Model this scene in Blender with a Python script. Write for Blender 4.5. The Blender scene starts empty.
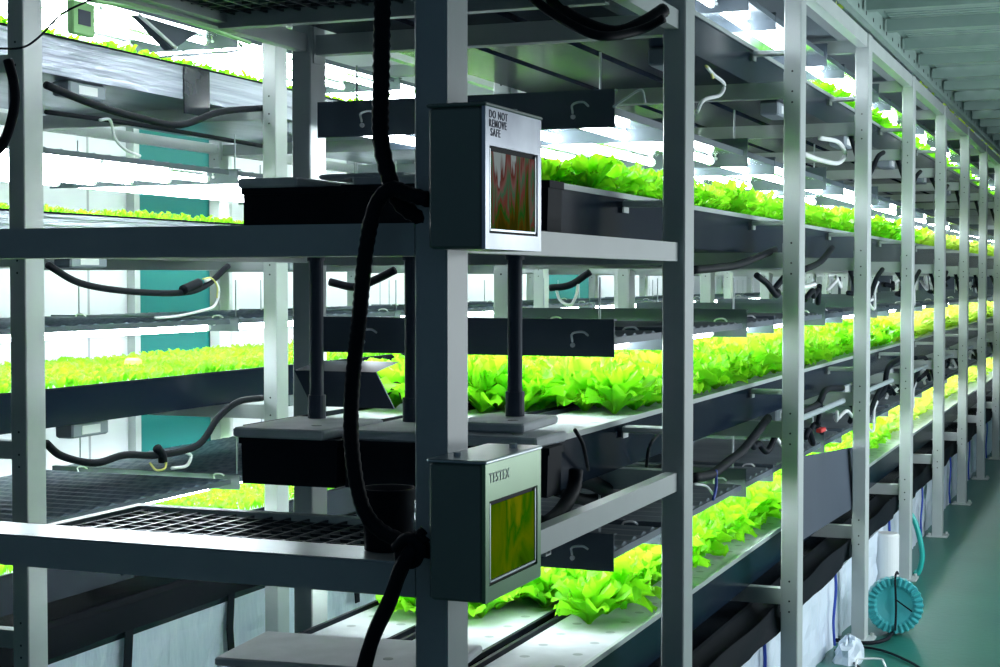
import bpy, math, random
from mathutils import Vector, Matrix
random.seed(7)
PI = math.pi
C = bpy.context.scene.collection
sc = bpy.context.scene
EYE = 1.49                       # camera height above the floor

# ------------------------------------------------------------------ materials
def mat(name, col, rough=.5, metal=0., noise=None, bump=None, emit=None, trans=None, spec=None, streak=None):
    m = bpy.data.materials.new(name); m.use_nodes = True
    nt = m.node_tree; N = nt.nodes; L = nt.links
    b = N['Principled BSDF']
    b.inputs['Base Color'].default_value = (*col, 1); b.inputs['Roughness'].default_value = rough
    b.inputs['Metallic'].default_value = metal
    if spec is not None: b.inputs['Specular IOR Level'].default_value = spec
    tc = N.new('ShaderNodeTexCoord')
    if noise:
        scale, amt, col2 = noise
        t = N.new('ShaderNodeTexNoise'); t.inputs['Scale'].default_value = scale; t.inputs['Detail'].default_value = 4
        src = tc.outputs['Object']
        if streak:
            mp = N.new('ShaderNodeMapping'); mp.inputs['Scale'].default_value = streak
            L.new(src, mp.inputs[0]); src = mp.outputs[0]
        L.new(src, t.inputs['Vector'])
        r = N.new('ShaderNodeValToRGB'); r.color_ramp.elements[0].position = .5-amt; r.color_ramp.elements[1].position = .5+amt
        r.color_ramp.elements[0].color = (*col, 1); r.color_ramp.elements[1].color = (*col2, 1)
        L.new(t.outputs['Fac'], r.inputs[0]); L.new(r.outputs[0], b.inputs['Base Color'])
    if bump:
        scale, strength, st = bump
        t = N.new('ShaderNodeTexNoise'); t.inputs['Scale'].default_value = scale; t.inputs['Detail'].default_value = 3
        mp = N.new('ShaderNodeMapping'); mp.inputs['Scale'].default_value = st
        L.new(tc.outputs['Object'], mp.inputs[0]); L.new(mp.outputs[0], t.inputs['Vector'])
        bp = N.new('ShaderNodeBump'); bp.inputs['Strength'].default_value = strength; bp.inputs['Distance'].default_value = .02
        L.new(t.outputs['Fac'], bp.inputs['Height']); L.new(bp.outputs[0], b.inputs['Normal'])
    if emit:
        b.inputs['Emission Color'].default_value = (*emit[0], 1); b.inputs['Emission Strength'].default_value = emit[1]
    if trans:
        tr = N.new('ShaderNodeBsdfTranslucent'); tr.inputs[0].default_value = (*trans, 1)
        mx = N.new('ShaderNodeMixShader'); mx.inputs[0].default_value = .5
        L.new(b.outputs[0], mx.inputs[1]); L.new(tr.outputs[0], mx.inputs[2])
        L.new(mx.outputs[0], N['Material Output'].inputs[0])
    return m

M = {}
M['steel'] = mat('painted_steel', (.38,.43,.43), .4, .0, (6,.3,(.46,.51,.505)))
M['steel_shiny'] = mat('zinc_steel', (.36,.42,.44), .3, .75, (9,.3,(.5,.56,.58)), streak=(1,1,1))
M['grate'] = mat('grate_steel', (.05,.065,.075), .35, .6)
M['deck'] = mat('deck_steel', (.20,.29,.27), .45, .2, (5,.3,(.27,.37,.34)))
M['hole'] = mat('dark_slot', (.015,.017,.02), .8)
M['film'] = mat('black_film', (.010,.016,.024), .2, 0, (5,.3,(.018,.026,.036)), (3.5,.22,(1,.35,1.5)), spec=.35)
M['curtain'] = mat('black_sheet', (.007,.010,.014), .7, 0, None, (3,.3,(1,.4,1)), spec=.08)
M['trough'] = mat('trough_film', (.006,.013,.026), .2, 0, None, (2.5,.12,(1,.5,1.5)), spec=.08)
M['film_wrap'] = mat('black_film_wrinkled', (.02,.026,.034), .16, 0, None, (9,.9,(.5,3.5,.5)))
M['rim_pale'] = mat('pale_pipe', (.35,.42,.45), .4)
M['rim'] = mat('rim_edge', (.32,.38,.37), .45)
M['silver_film'] = mat('silver_film', (.2,.23,.28), .3, .8, (7,.25,(.52,.56,.64)), (10,.3,(1,.2,5)), streak=(1,.15,9))
M['black'] = mat('black_plastic', (.006,.009,.014), .6, 0, (4,.3,(.009,.013,.019)), spec=.06)
M['hose'] = mat('black_hose', (.006,.009,.014), .6, spec=.12)
M['conduit'] = mat('black_corrugated', (.012,.018,.028), .35, 0, None, (1,.0,(1,1,1)))
M['foam'] = mat('white_foam', (.42,.46,.48), .75, 0, (14,.25,(.54,.58,.6)))
M['foam_hole'] = mat('foam_hole', (.3,.34,.33), .9)
M['wool'] = mat('growing_cube', (.42,.4,.24), .95, 0, (60,.2,(.3,.33,.12)))
M['panel'] = mat('lamp_panel_top', (.16,.20,.23), .28, .4, (4,.3,(.32,.38,.42)), (5,.25,(.5,3,1)))
M['panel_blue'] = mat('lamp_panel_blue', (.10,.15,.21), .3, .6, (6,.2,(.3,.38,.46)), streak=(9,.2,1))
M['reflector'] = mat('white_reflector', (.36,.42,.43), .14, .85)
M['plate'] = mat('dark_plate', (.06,.085,.11), .5, .1, (5,.3,(.075,.105,.13)))
M['tube'] = mat('lamp_tube', (.9,.95,1), .4, 0, emit=((.90,.94,1.0), 24))
M['white'] = mat('white_plastic', (.75,.78,.8), .4)
M['grey'] = mat('grey_plastic', (.2,.25,.29), .5, 0, (5,.3,(.25,.3,.34)))
M['slate'] = mat('slate_board', (.038,.052,.075), .6, 0, (3,.3,(.05,.068,.095)), spec=.3)
M['box'] = mat('box_green_grey', (.15,.20,.175), .4, .05, (5,.3,(.18,.235,.205)))
M['box_face'] = mat('box_face_metal', (.15,.28,.15), .28, .3, (6,.25,(.21,.38,.20)))
M['box_face_pale'] = mat('box_face_pale', (.42,.46,.55), .28, .3, (7,.12,(.62,.67,.76)))
M['ink_dark'] = mat('dark_ink', (.03,.04,.09), .6)
M['ink_light'] = mat('pale_ink', (.55,.68,.62), .6)
M['teal'] = mat('teal_paint', (.0,.145,.14), .5, 0, (.8,.4,(.0,.18,.165)), spec=.2)
M['hose_teal'] = mat('teal_hose', (.02,.42,.38), .35)
M['reel'] = mat('turquoise_plastic', (.04,.36,.40), .35, 0, (9,.3,(.07,.44,.47)))
M['yellow'] = mat('yellow_wire', (.7,.68,.2), .5)
M['blue'] = mat('blue_strap', (.02,.06,.4), .5)
M['red'] = mat('red_tape', (.6,.03,.03), .5)
M['orange'] = mat('orange_sponge', (.9,.35,.12), .9)
M['lime'] = mat('lime_trim', (.25,.55,.2), .5)
M['wrap'] = mat('pale_plastic_wrap', (.52,.62,.74), .3, 0, (3,.35,(.72,.8,.88)), (6,.8,(2.2,2.2,.6)))

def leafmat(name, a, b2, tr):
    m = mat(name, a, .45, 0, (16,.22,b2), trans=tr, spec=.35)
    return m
M['leaf'] = leafmat('lettuce_leaf', (.08,.40,.008), (.24,.68,.015), (.32,.88,.015))
M['leaf2'] = leafmat('lettuce_leaf_pale', (.14,.50,.015), (.32,.76,.03), (.4,.92,.03))
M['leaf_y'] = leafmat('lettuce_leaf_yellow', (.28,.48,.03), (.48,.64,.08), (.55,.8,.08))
M['sprout'] = leafmat('sprout_leaf', (.09,.42,.01), (.22,.62,.02), (.3,.8,.02))

def window_reflection_mat(name, cols, scale, st, zk):  # window glass with its reflections painted in as coloured noise, faintly glowing
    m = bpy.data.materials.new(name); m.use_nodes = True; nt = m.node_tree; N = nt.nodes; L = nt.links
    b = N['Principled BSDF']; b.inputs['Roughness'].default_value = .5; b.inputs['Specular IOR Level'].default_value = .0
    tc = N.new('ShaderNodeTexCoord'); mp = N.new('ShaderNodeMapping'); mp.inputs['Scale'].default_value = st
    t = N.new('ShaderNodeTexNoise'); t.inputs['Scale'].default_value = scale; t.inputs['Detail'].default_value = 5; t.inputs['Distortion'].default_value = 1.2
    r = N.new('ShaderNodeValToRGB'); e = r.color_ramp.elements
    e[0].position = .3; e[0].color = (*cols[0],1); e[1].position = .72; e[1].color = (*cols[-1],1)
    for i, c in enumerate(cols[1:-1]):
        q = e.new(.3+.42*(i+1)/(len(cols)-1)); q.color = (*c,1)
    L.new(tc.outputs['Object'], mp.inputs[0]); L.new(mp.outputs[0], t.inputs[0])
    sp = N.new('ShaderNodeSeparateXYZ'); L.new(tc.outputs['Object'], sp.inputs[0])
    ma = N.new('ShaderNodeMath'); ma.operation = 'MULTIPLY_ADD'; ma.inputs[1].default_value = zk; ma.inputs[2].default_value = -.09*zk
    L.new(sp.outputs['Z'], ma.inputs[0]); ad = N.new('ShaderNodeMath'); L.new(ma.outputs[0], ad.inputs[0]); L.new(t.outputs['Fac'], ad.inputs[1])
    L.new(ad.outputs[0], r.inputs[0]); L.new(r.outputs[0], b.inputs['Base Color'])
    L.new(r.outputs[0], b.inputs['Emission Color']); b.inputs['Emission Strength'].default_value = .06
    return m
M['reflection_a'] = window_reflection_mat('reflection_pink', [(.07,.06,.004),(.16,.08,.006),(.02,.17,.02),(.36,.07,.06),(.08,.26,.13),(.44,.17,.15),(.24,.05,.03),(.7,.74,.7)], 5, (1,4,1), 2.6)
M['reflection_b'] = window_reflection_mat('reflection_lime', [(.03,.10,.001),(.10,.26,.001),(.24,.32,.001),(.04,.25,.001),(.42,.42,.004)], 7, (1,1.2,.7), 1.)

def floor_mat():
    m = mat('green_epoxy_floor', (.008,.105,.082), .36, 0, (1.6,.3,(.018,.15,.115)), (30,.05,(1,1,1)))
    return m
M['floor'] = floor_mat()
def wall_mat():
    m = bpy.data.materials.new('pale_wall_panels'); m.use_nodes = True; nt = m.node_tree; N = nt.nodes; L = nt.links
    b = N['Principled BSDF']; b.inputs['Roughness'].default_value = .5
    tc = N.new('ShaderNodeTexCoord'); s = N.new('ShaderNodeSeparateXYZ'); L.new(tc.outputs['Object'], s.inputs[0])
    w = N.new('ShaderNodeMath'); w.operation = 'MODULO'; w.inputs[1].default_value = 1.15; L.new(s.outputs['Y'], w.inputs[0])
    g = N.new('ShaderNodeMath'); g.operation = 'LESS_THAN'; g.inputs[1].default_value = .02; L.new(w.outputs[0], g.inputs[0])
    mx = N.new('ShaderNodeMix'); mx.data_type = 'RGBA'; mx.inputs['A'].default_value = (.62,.66,.69,1); mx.inputs['B'].default_value = (.3,.33,.35,1)
    L.new(g.outputs[0], mx.inputs['Factor']); L.new(mx.outputs['Result'], b.inputs['Base Color'])
    return m
M['wall'] = wall_mat()
M['ceil'] = mat('ceiling_paint', (.3,.36,.36), .7, 0, (2,.3,(.36,.42,.42)))

# ------------------------------------------------------------------ mesh builder
class MB:
    def __init__(s): s.v = []; s.f = []; s.m = []
    def add(s, vs, fs, mi=0):
        n = len(s.v); s.v += [tuple(v) for v in vs]; s.f += [tuple(n+i for i in f) for f in fs]; s.m += [mi]*len(fs); return s
    def box(s, x0, x1, y0, y1, z0, z1, mi=0):
        return s.add([(x0,y0,z0),(x1,y0,z0),(x1,y1,z0),(x0,y1,z0),(x0,y0,z1),(x1,y0,z1),(x1,y1,z1),(x0,y1,z1)],
                     [(0,3,2,1),(4,5,6,7),(0,1,5,4),(1,2,6,5),(2,3,7,6),(3,0,4,7)], mi)
    def rbox(s, x0, x1, y0, y1, z0, z1, r=.004, mi=0):      # box with chamfered vertical/long edges
        vs = []; 
        for z, q in ((z0, r), (z0+r, 0), (z1-r, 0), (z1, r)):
            a0, a1, b0, b1 = x0+q, x1-q, y0+q, y1-q
            vs += [(a0+r,b0,z),(a1-r,b0,z),(a1,b0+r,z),(a1,b1-r,z),(a1-r,b1,z),(a0+r,b1,z),(a0,b1-r,z),(a0,b0+r,z)]
        fs = [tuple(range(7,-1,-1)), tuple(range(24,32))]
        for k in range(3):
            for i in range(8):
                j = (i+1) % 8; fs.append((8*k+i, 8*k+j, 8*k+8+j, 8*k+8+i))
        return s.add(vs, fs, mi)
    def xrect(s, axis, a0, a1, u0, u1, w0, w1, t, mi=0):    # hollow rectangular tube along x or y
        ring = lambda a, U0, U1, W0, W1: [(U0,W0),(U1,W0),(U1,W1),(U0,W1)]
        vs = []
        for a in (a0, a1):
            for q in (0, t):
                for (u, w) in ring(a, u0+q, u1-q, w0+q, w1-q):
                    vs.append((a,u,w) if axis == 'x' else (u,a,w))
        fs = []
        for i in range(4):
            j = (i+1) % 4
            fs += [(i, j, 8+j, 8+i), (4+j, 4+i, 12+i, 12+j), (j, i, 4+i, 4+j), (8+i, 8+j, 12+j, 12+i)]
        return s.add(vs, fs, mi)
    def cyl(s, c, r, h, n=16, axis='z', r2=None, mi=0, cap=True):
        r2 = r if r2 is None else r2; vs = []
        for k, (hh, rr) in enumerate(((0, r), (h, r2))):
            for i in range(n):
                a = 2*PI*i/n; p, q = rr*math.cos(a), rr*math.sin(a)
                o = (p,q,hh) if axis == 'z' else ((hh,p,q) if axis == 'x' else (q,hh,p))
                vs.append((c[0]+o[0], c[1]+o[1], c[2]+o[2]))
        fs = [(i, (i+1)%n, n+(i+1)%n, n+i) for i in range(n)]
        if cap: fs += [tuple(range(n-1,-1,-1)), tuple(range(n, 2*n))]
        return s.add(vs, fs, mi)
    def tube(s, pts, r, n=8, mi=0, smooth=True, ring=0.):
        P = [Vector(p) for p in pts]
        if smooth and len(P) > 2:
            Q = []
            E = [P[0]*2-P[1]] + P + [P[-1]*2-P[-2]]
            for i in range(1, len(E)-2):
                for k in range(6):
                    t = k/6; a, b, c, d = E[i-1], E[i], E[i+1], E[i+2]
                    Q.append(.5*((2*b)+(c-a)*t+(2*a-5*b+4*c-d)*t*t+(3*b-a-3*c+d)*t**3))
            Q.append(P[-1]); P = Q
        if ring:                                            # corrugated conduit: resample and ripple
            Q = []; 
            for a, b in zip(P, P[1:]):
                k = max(1, int((b-a).length/.006))
                Q += [a.lerp(b, i/k) for i in range(k)]
            P = Q+[P[-1]]
        vs = []; up = Vector((0.13,.21,1)).normalized()
        for i, p in enumerate(P):
            d = (P[min(i+1,len(P)-1)]-P[max(i-1,0)]).normalized()
            x = d.cross(up); 
            if x.length < .05: x = d.cross(Vector((1,0,0)))
            x.normalize(); y = d.cross(x); rr = r*(1+(ring if i % 2 else -ring))
            up = -y if False else up
            for k in range(n):
                a = 2*PI*k/n; vs.append(p+x*rr*math.cos(a)+y*rr*math.sin(a))
        fs = [(n*i+k, n*i+(k+1)%n, n*i+n+(k+1)%n, n*i+n+k) for i in range(len(P)-1) for k in range(n)]
        fs += [tuple(range(n-1,-1,-1)), tuple(n*(len(P)-1)+k for k in range(n))]
        return s.add(vs, fs, mi)
    def prism(s, prof, a0, a1, axis='y', mi=0):             # profile of (u, w) pairs swept along an axis
        n = len(prof)
        vs = [((u,a,w) if axis == 'y' else (a,u,w)) for a in (a0, a1) for u, w in prof]
        return s.add(vs, [(i,(i+1)%n,n+(i+1)%n,n+i) for i in range(n)]+[tuple(range(n-1,-1,-1)), tuple(range(n,2*n))], mi)
    def build(s, name, mats, parent=None, smooth=False):
        me = bpy.data.meshes.new(name); me.from_pydata(s.v, [], s.f)
        if not isinstance(mats, (list, tuple)): mats = [mats]
        for m in mats: me.materials.append(M[m] if isinstance(m, str) else m)
        if len(mats) > 1: me.polygons.foreach_set('material_index', s.m)
        if smooth: me.polygons.foreach_set('use_smooth', [True]*len(me.polygons))
        me.update()
        o = bpy.data.objects.new(name, me); C.objects.link(o)
        if parent: o.parent = parent
        return o

def tag(o, label=None, cat=None, group=None, kind=None):
    if label: o['label'] = label
    if cat: o['category'] = cat
    if group: o['group'] = group
    if kind: o['kind'] = kind
    return o
def empty(name, loc, label, cat, group=None):
    o = bpy.data.objects.new(name, None); C.objects.link(o); o.location = loc; o.empty_display_size = .05
    return tag(o, label, cat, group)
def inst(o, loc, rz=0., parent=None, scale=None, tilt=None):
    c = o.copy(); C.objects.link(c); c.location = loc; c.rotation_euler = (tilt[0] if tilt else 0, tilt[1] if tilt else 0, rz)
    if scale: c.scale = scale if isinstance(scale, (tuple, list)) else (scale,)*3
    if parent: c.parent = parent
    return c
ORD = ['first','second','third','fourth','fifth','sixth','seventh','eighth','ninth','tenth','eleventh','twelfth','thirteenth','fourteenth']

# ------------------------------------------------------------------ camera
F = 1601.; YAW = math.atan(630/1601.); PITCH = math.atan(53.5/1600.)
cam = bpy.data.cameras.new('camera'); co = bpy.data.objects.new('camera', cam); C.objects.link(co)
cam.sensor_width = 36; cam.lens = F*36/1000; cam.clip_start = .05; cam.clip_end = 200
co.location = (0,0,EYE); co.rotation_euler = (PI/2-PITCH, 0, YAW)
sc.camera = co
FW = Vector((-math.sin(YAW)*math.cos(PITCH), math.cos(YAW)*math.cos(PITCH), -math.sin(PITCH)))
RT = Vector((math.cos(YAW), math.sin(YAW), 0)); UPV = RT.cross(FW)
def ray(px, py): return FW + RT*((px-500)/F) - UPV*((py-333.5)/F)
def at(px, py, Y=None, X=None, Z=None):                     # point of the room on a known plane (used for draped hoses)
    d = ray(px, py)
    t = Y/d.y if Y is not None else (X/d.x if X is not None else (Z-EYE)/d.z)
    return Vector((0,0,EYE))+d*t

# ------------------------------------------------------------------ layout
PITCHY = 1.44; Y0 = 3.79                                     # post n stands at Y0 + n*PITCHY
NB = 10
LV = [-1.015+EYE, -.465+EYE, .09+EYE, .645+EYE]                 # beam tops of the four tiers
TIER = ['lowest', 'second', 'third', 'topmost']
PW, PD = .056, .088
AX, AL = -.997, -2.065                                          # right rack: outer faces of the two post rows
BX, BL = -2.925, -4.10
SURF = .112                                                   # foam surface above the beams

def post_mesh(slots=True):
    mb = MB(); mb.rbox(-PW/2, PW/2, -PD/2, PD/2, .004, 2.49, .003)
    return mb
def post_slots():
    mb = MB()
    for z in LV:
        for dz in (-.07, -.035, .03):
            mb.cyl((0, -PD/2-.0004, z+dz), .0035, .0008, 8, 'y')
            mb.box(-.011, .011, PD/2, PD/2+.001, z+dz-.004, z+dz+.004)
    return mb

def make_rack(label, xr, xl, n0, n1, right=True):
    r = empty('grow_rack', ((xr+xl)/2, Y0, 0), label, 'rack')
    ox, oy = r.location.x, r.location.y
    plain = None; slotted = None; f0 = None
    for n in range(n0, n1+1):
        for x in (xr-PW/2, xl+PW/2):
            want = n > 0 or not right
            src = slotted if want else plain
            if src is None:
                mb = post_mesh()
                if want: q = post_slots(); mb.add(q.v, q.f, 1)
                p = mb.build('post', ['steel', 'hole'], r)
                if want: slotted = p
                else: plain = p
            else: p = inst(src, (0,0,0), parent=r)
            p.location = (x-ox, n*PITCHY, 0)
            if f0 is None: f0 = MB().rbox(-.06,.06,-.06,.06,0,.012,.003).cyl((-.04,-.045,.012),.008,.012,8).cyl((.045,.045,.012),.008,.012,8).build('base_plate','steel',p)
            else: inst(f0, (0,0,0), parent=p)
    w = xr-xl-2*PW
    b0 = MB().xrect('x', -w/2, w/2, -.02, .02, -.052, 0, .003)
    # angle flanges where the arm meets the posts
    b0.box(w/2-.004, w/2, -.03, .03, -.075, .03); b0.box(-w/2, -w/2+.004, -.03, .03, -.075, .03)
    b0 = b0.build('crossbeam', 'steel', r); b0.location = (0, n0*PITCHY, LV[0])
    first = True
    for n in range(n0, n1+1):
        for z in LV + [2.47]:
            if first: first = False; continue
            if n == -1 and z in (LV[1], LV[2]) and right: continue
            inst(b0, (0, n*PITCHY, z), parent=r)
    if right:                                                 # short brackets from the aisle posts to the trough edges
        k0 = None
        for n in range(0, n1+1):
            for z in LV[1:]:
                if k0 is None:
                    k0 = MB().rbox(-.108, 0, -.022, .022, -.016, 0, .003).box(-.108,-.104,-.022,.022,-.03,-.016).build('trough_bracket', 'steel', r); k = k0
                else: k = inst(k0, (0,0,0), parent=r)
                k.location = (xr-PW-ox, n*PITCHY, z+.105)
    for x in (xr-PW/2, xl+PW/2):                              # long rails
        mb = MB().xrect('y', n0*PITCHY+PD/2, n1*PITCHY-PD/2, x-ox-.02, x-ox+.02, 2.435, 2.49, .003); mb.build('top_rail', 'steel', r)
    for i, z in enumerate(LV):
        for x in (xr-PW/2-.003, xl+PW/2+.003):
            if right and i == 1 and x < xr-.5: continue
            spans = range(n0, n1) if not right else ([-1] if i in (1,2,3) else [])
            if not right and x == xr-PW/2-.003: spans = []
            for n in spans:
                MB().xrect('y', n*PITCHY+PD/2, (n+1)*PITCHY-PD/2, x-ox-.015, x-ox+.015, z-.045, z, .003).build('side_rail', 'steel', r)
    return r
rackA = make_rack('long grey steel growing rack beside the aisle, its end frame nearest in front', AX, AL, -1, NB)
rackB = make_rack('long grey steel seedling rack at the left in front of the pale wall', BX, BL, -1, NB, False)

# end frame of the near rack: deep front beams with the two mesh platforms
ox, oy = (AX+AL)/2, Y0
yF = Y0-PITCHY
for z in (LV[1]+.012, LV[2]):
    MB().xrect('x', AL+PW-ox, AX-PW-ox, yF-.044-oy, yF+.03-oy, z-.052, z, .003).build('end_beam', 'steel', rackA)
MB().box(AL+PW-ox, AX-PW-ox, yF-.042-oy, yF+.075-oy, LV[1]+.0125, LV[1]+.015).build('shelf_strip', 'steel_shiny', rackA)
def mesh_platform(name, y0, y1, z, label, back=True):
    cx = (AX+AL)/2; x0, x1 = AL+PW-cx, AX-PW-cx; d = y1-y0
    e = empty(name, (cx, y0, z-.03), label, 'platform')
    mb = MB()
    if back: mb.xrect('x', x0, x1, d-.03, d, -.022, .03, .003)
    mb.xrect('y', 0, d-.03, x0, x0+.025, -.01, .03, .003); mb.xrect('y', 0, d-.03, x1-.025, x1, -.01, .03, .003)
    mb.build('frame', 'steel', e)
    g = MB()
    n = int((x1-x0)/.042)
    for i in range(1, n):
        x = x0+(x1-x0)*i/n; g.box(x-.003, x+.003, 0, d-.02, .006, .024)
    m = int(d/.042)
    for i in range(0, m+1):
        y = (d-.02)*i/m; g.box(x0+.02, x1-.02, y, y+.006, .008, .022)
    g.build('mesh_grid', 'grate', e)
    return e
mesh_platform('mesh_platform', yF+.031, 2.95, LV[1]-.022, 'dark square-mesh platform behind the lower end beam, a black cup standing on it')
mesh_platform('mesh_platform', yF+.03, 3.32, LV[3], 'dark square-mesh platform overhead at the top edge of the end frame')

# ------------------------------------------------------------------ lettuces
def leaf(mb, phi, L, W, e0, e1, seed, ruff=.12, mi=0, NL=5, NW=4, base=(0,0,0)):
    rnd = random.Random(seed); ph = rnd.random()*6
    cx, sx = math.cos(phi), math.sin(phi); vs = []
    p = Vector((.004,0,.0)); th = e0
    for i in range(NL+1):
        t = i/NL
        prof = (.16+.84*math.sin(min(1,t*1.08)*PI*.5)**1.6)*(1 if t < .7 else math.sqrt(max(0,1-((t-.7)/.31)**2))*.75+.25)
        w = W*prof
        for j in range(NW+1):
            u = j/NW*2-1
            cup = .22*w*u*u
            rf = ruff*L*(abs(u)**1.3*t+.12)*math.sin(ph+i*1.25+j*1.5)
            nx, nz = -math.sin(th), math.cos(th)
            x = p.x+nx*(cup+rf); z = p.z+nz*(cup+rf); y = u*w*.5
            vs.append((base[0]+x*cx-y*sx, base[1]+x*sx+y*cx, base[2]+max(.001,z)))
        th = e0+(e1-e0)*t
        p = p+Vector((math.cos(th),0,math.sin(th)))*(L/NL)
    k = NW+1
    mb.add(vs, [(i*k+j, i*k+j+1, i*k+k+j+1, i*k+k+j) for i in range(NL) for j in range(NW)], mi)
def lettuce_mb(seed, R=.10, n=16, W=.07, spread=1., mb=None, base=(0,0,0), NL=5, NW=5, s=1., rot=0):
    rnd = random.Random(seed); mb = mb or MB()
    for i in range(n):
        t = (i+.5)/n                                            # outer leaves first, heart leaves last
        e0 = math.radians(42+42*t); e1 = math.radians(-22+88*t*spread+rnd.uniform(-12,14))
        L = s*R*(1.02+.18*math.sin(t*PI))*rnd.uniform(.88,1.15)
        leaf(mb, rot+i*2.399+rnd.uniform(-.3,.3), L, s*W*(1.15-.3*t)*rnd.uniform(.85,1.2), e0, e1, seed*100+i, .12, 0, NL, NW, base)
    return mb
def sprout_mb(seed, h=.035, n=7, mb=None, base=(0,0,0), r=.02):
    rnd = random.Random(seed); mb = mb or MB()
    for i in range(n):
        leaf(mb, i*2.4+rnd.uniform(-.4,.4), h*rnd.uniform(.9,1.3), h*.62, math.radians(rnd.uniform(62,88)), math.radians(rnd.uniform(5,45)), seed*50+i, .05, 0, 3, 2,
             (base[0]+rnd.uniform(-r,r), base[1]+rnd.uniform(-r,r), base[2]))
    return mb

TROUGH = [(-1.1675, -1.4025), (-1.4375, -1.6725), (-1.7075, -1.9425)]
TN = ['aisle-side', 'middle', 'inner']
LW = {'loc':[]}
spots = []      # (kind, x, y, z, tier, trough)
rnd = random.Random(3)
YA0 = 3.27      # near end of the troughs
def aisle_trough(li, ti):
    x1, x0 = TROUGH[ti]; z = LV[li]; ya = YA0 + (.1 if ti == 1 else (.02 if ti else 0)); yb = Y0+NB*PITCHY-.1
    t = empty('growing_trough', ((x0+x1)/2, ya, z), f'long black {TN[ti]} trough on the {TIER[li]} tier of the aisle rack', 'trough', 'growing troughs of the aisle rack')
    w = x1-x0; L = yb-ya; h = .118
    mb = MB(); mb.box(-w/2, w/2, 0, L, 0, .006)
    mb.box(-w/2, -w/2+.004, 0, L, .006, h); mb.box(w/2-.004, w/2, 0, L, .006, h)
    mb.box(-w/2+.004, w/2-.004, 0, .004, .006, h-.03); mb.box(-w/2+.004, w/2-.004, L-.004, L, .006, h-.03)
    mb.build('trough_body', 'trough', t)
    for sx in (-1, 1): MB().box(sx*w/2-.005, sx*w/2+.005, 0, L, h-.008, h+.005).build('rim', 'rim' if ti == 0 and sx == 1 else 'black', t)
    return t
panelA = None
def foam_panel(w, L, cols, pitch):
    mb = MB(); mb.rbox(-w/2, w/2, 0, L, 0, .026, .003)
    k = int(L/pitch)
    for c in range(cols):
        x = -w/2+w*(c+.5)/cols
        for j in range(k):
            y = (j+.5+(.25 if c % 2 else -.25))*L/k; n = 10
            vs = [(x+.013*math.cos(2*PI*i/n), y+.013*math.sin(2*PI*i/n), .0266) for i in range(n)]
            mb.add(vs, [tuple(range(n))], 1)
    return mb
pitchL = .13
for li in range(4):
    for ti in range(3):
        t = aisle_trough(li, ti)
        x1, x0 = TROUGH[ti]; xc = (x0+x1)/2; ya = t.location.y+.006
        bay = 0
        while ya < Y0+NB*PITCHY-.5:
            Lp = PITCHY-.004
            if ya+Lp > Y0+NB*PITCHY-.1: break
            if panelA is None: panelA = foam_panel(.224, Lp, 2, pitchL).build('foam_board', ['foam','foam_hole']); o = panelA
            else: o = inst(panelA, (0,0,0))
            o.location = (xc, ya, LV[li]+.086)
            tag(o, f'white foam board, {ORD[bay]} from near end, {TN[ti]} trough, {TIER[li]} tier, aisle rack', 'foam board', 'foam planting boards of the aisle rack')
            k = int(Lp/pitchL)
            for c in (0,1):
                for j in range(k):
                    y = ya+(j+.5+(.25 if c else -.25))*Lp/k; x = xc-.112+.224*(c+.5)/2
                    start = {0: 4.0, 1: 3.93, 2: 3.55, 3: 6.9}[li] + rnd.uniform(-.1,.12)
                    if li == 0 and ti == 0 and c == 1: continue
                    if ti == 0: x -= (-.038, .022, .012, 0)[li]
                    if li == 2: start = (3.68, 4.5, 5.4)[ti]
                    if y < start: continue
                    spots.append((x+rnd.uniform(-.008,.008), y+rnd.uniform(-.012,.012), LV[li]+SURF, li, ti))
            ya += PITCHY; bay += 1

# lettuce variants
VAR = []
for q, (mname, W, n, R, sp) in enumerate([('leaf', .058, 26, .125, 1.), ('leaf2', .066, 22, .13, .9), ('leaf', .056, 28, .12, 1.15), ('leaf2', .06, 26, .128, 1.)]):
    VAR.append(lettuce_mb(q+1, R, n, W, sp, None, (0,0,0), 7, 6).build('lettuce', mname, None, True))
VARY = [lettuce_mb(9+q, .115, 14, .07, 1., None, (0,0,0), 7, 6).build('lettuce', 'leaf_y', None, True) for q in range(2)]
def score(s):
    d = math.sqrt(s[0]**2+s[1]**2)
    seen = {1: [1,1,1], 2: [1,.85,.7], 0: [1.2,.8,.6], 3: [.25,.1,.05]}[s[3]][s[4]]
    return seen/d
spots.sort(key=score, reverse=True)
near, rest = spots[:296], spots[296:]
used = set()
GL = {}
for i, (x,y,z,li,ti) in enumerate(near):
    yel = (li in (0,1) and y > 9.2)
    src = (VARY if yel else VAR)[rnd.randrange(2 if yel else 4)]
    if src not in used: used.add(src); o = src
    else: o = src.copy(); C.objects.link(o)
    s = {0: .98, 1: .95, 2: .70, 3: .55}[li]*rnd.uniform(.85,1.15)
    if li == 1 and y < 4.6: s *= .95
    o.location = (x,y,z); o.rotation_euler = (0,0,rnd.random()*6.28); o.scale = (s,s,s*rnd.uniform(.9,1.08))
    tag(o, f'bright green lettuce in the {TN[ti]} trough, {TIER[li]} tier of the aisle rack', 'lettuce', f'lettuces in the {TN[ti]} trough, {TIER[li]} tier')
for src in VAR+VARY:
    if src not in used: bpy.data.objects.remove(src)
mb = MB(); mby = MB()
for (x,y,z,li,ti) in rest:
    far = y > 9
    s = {0: .9, 1: .9, 2: .82, 3: .6}[li]*rnd.uniform(.9,1.12)
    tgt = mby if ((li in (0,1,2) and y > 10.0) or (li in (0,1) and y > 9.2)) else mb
    lettuce_mb(rnd.randrange(9999), .125, 8 if far else 14, .085, 1., tgt, (x,y,z), 3 if far else 4, 2 if far else 3, s, rnd.random()*6)
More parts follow.
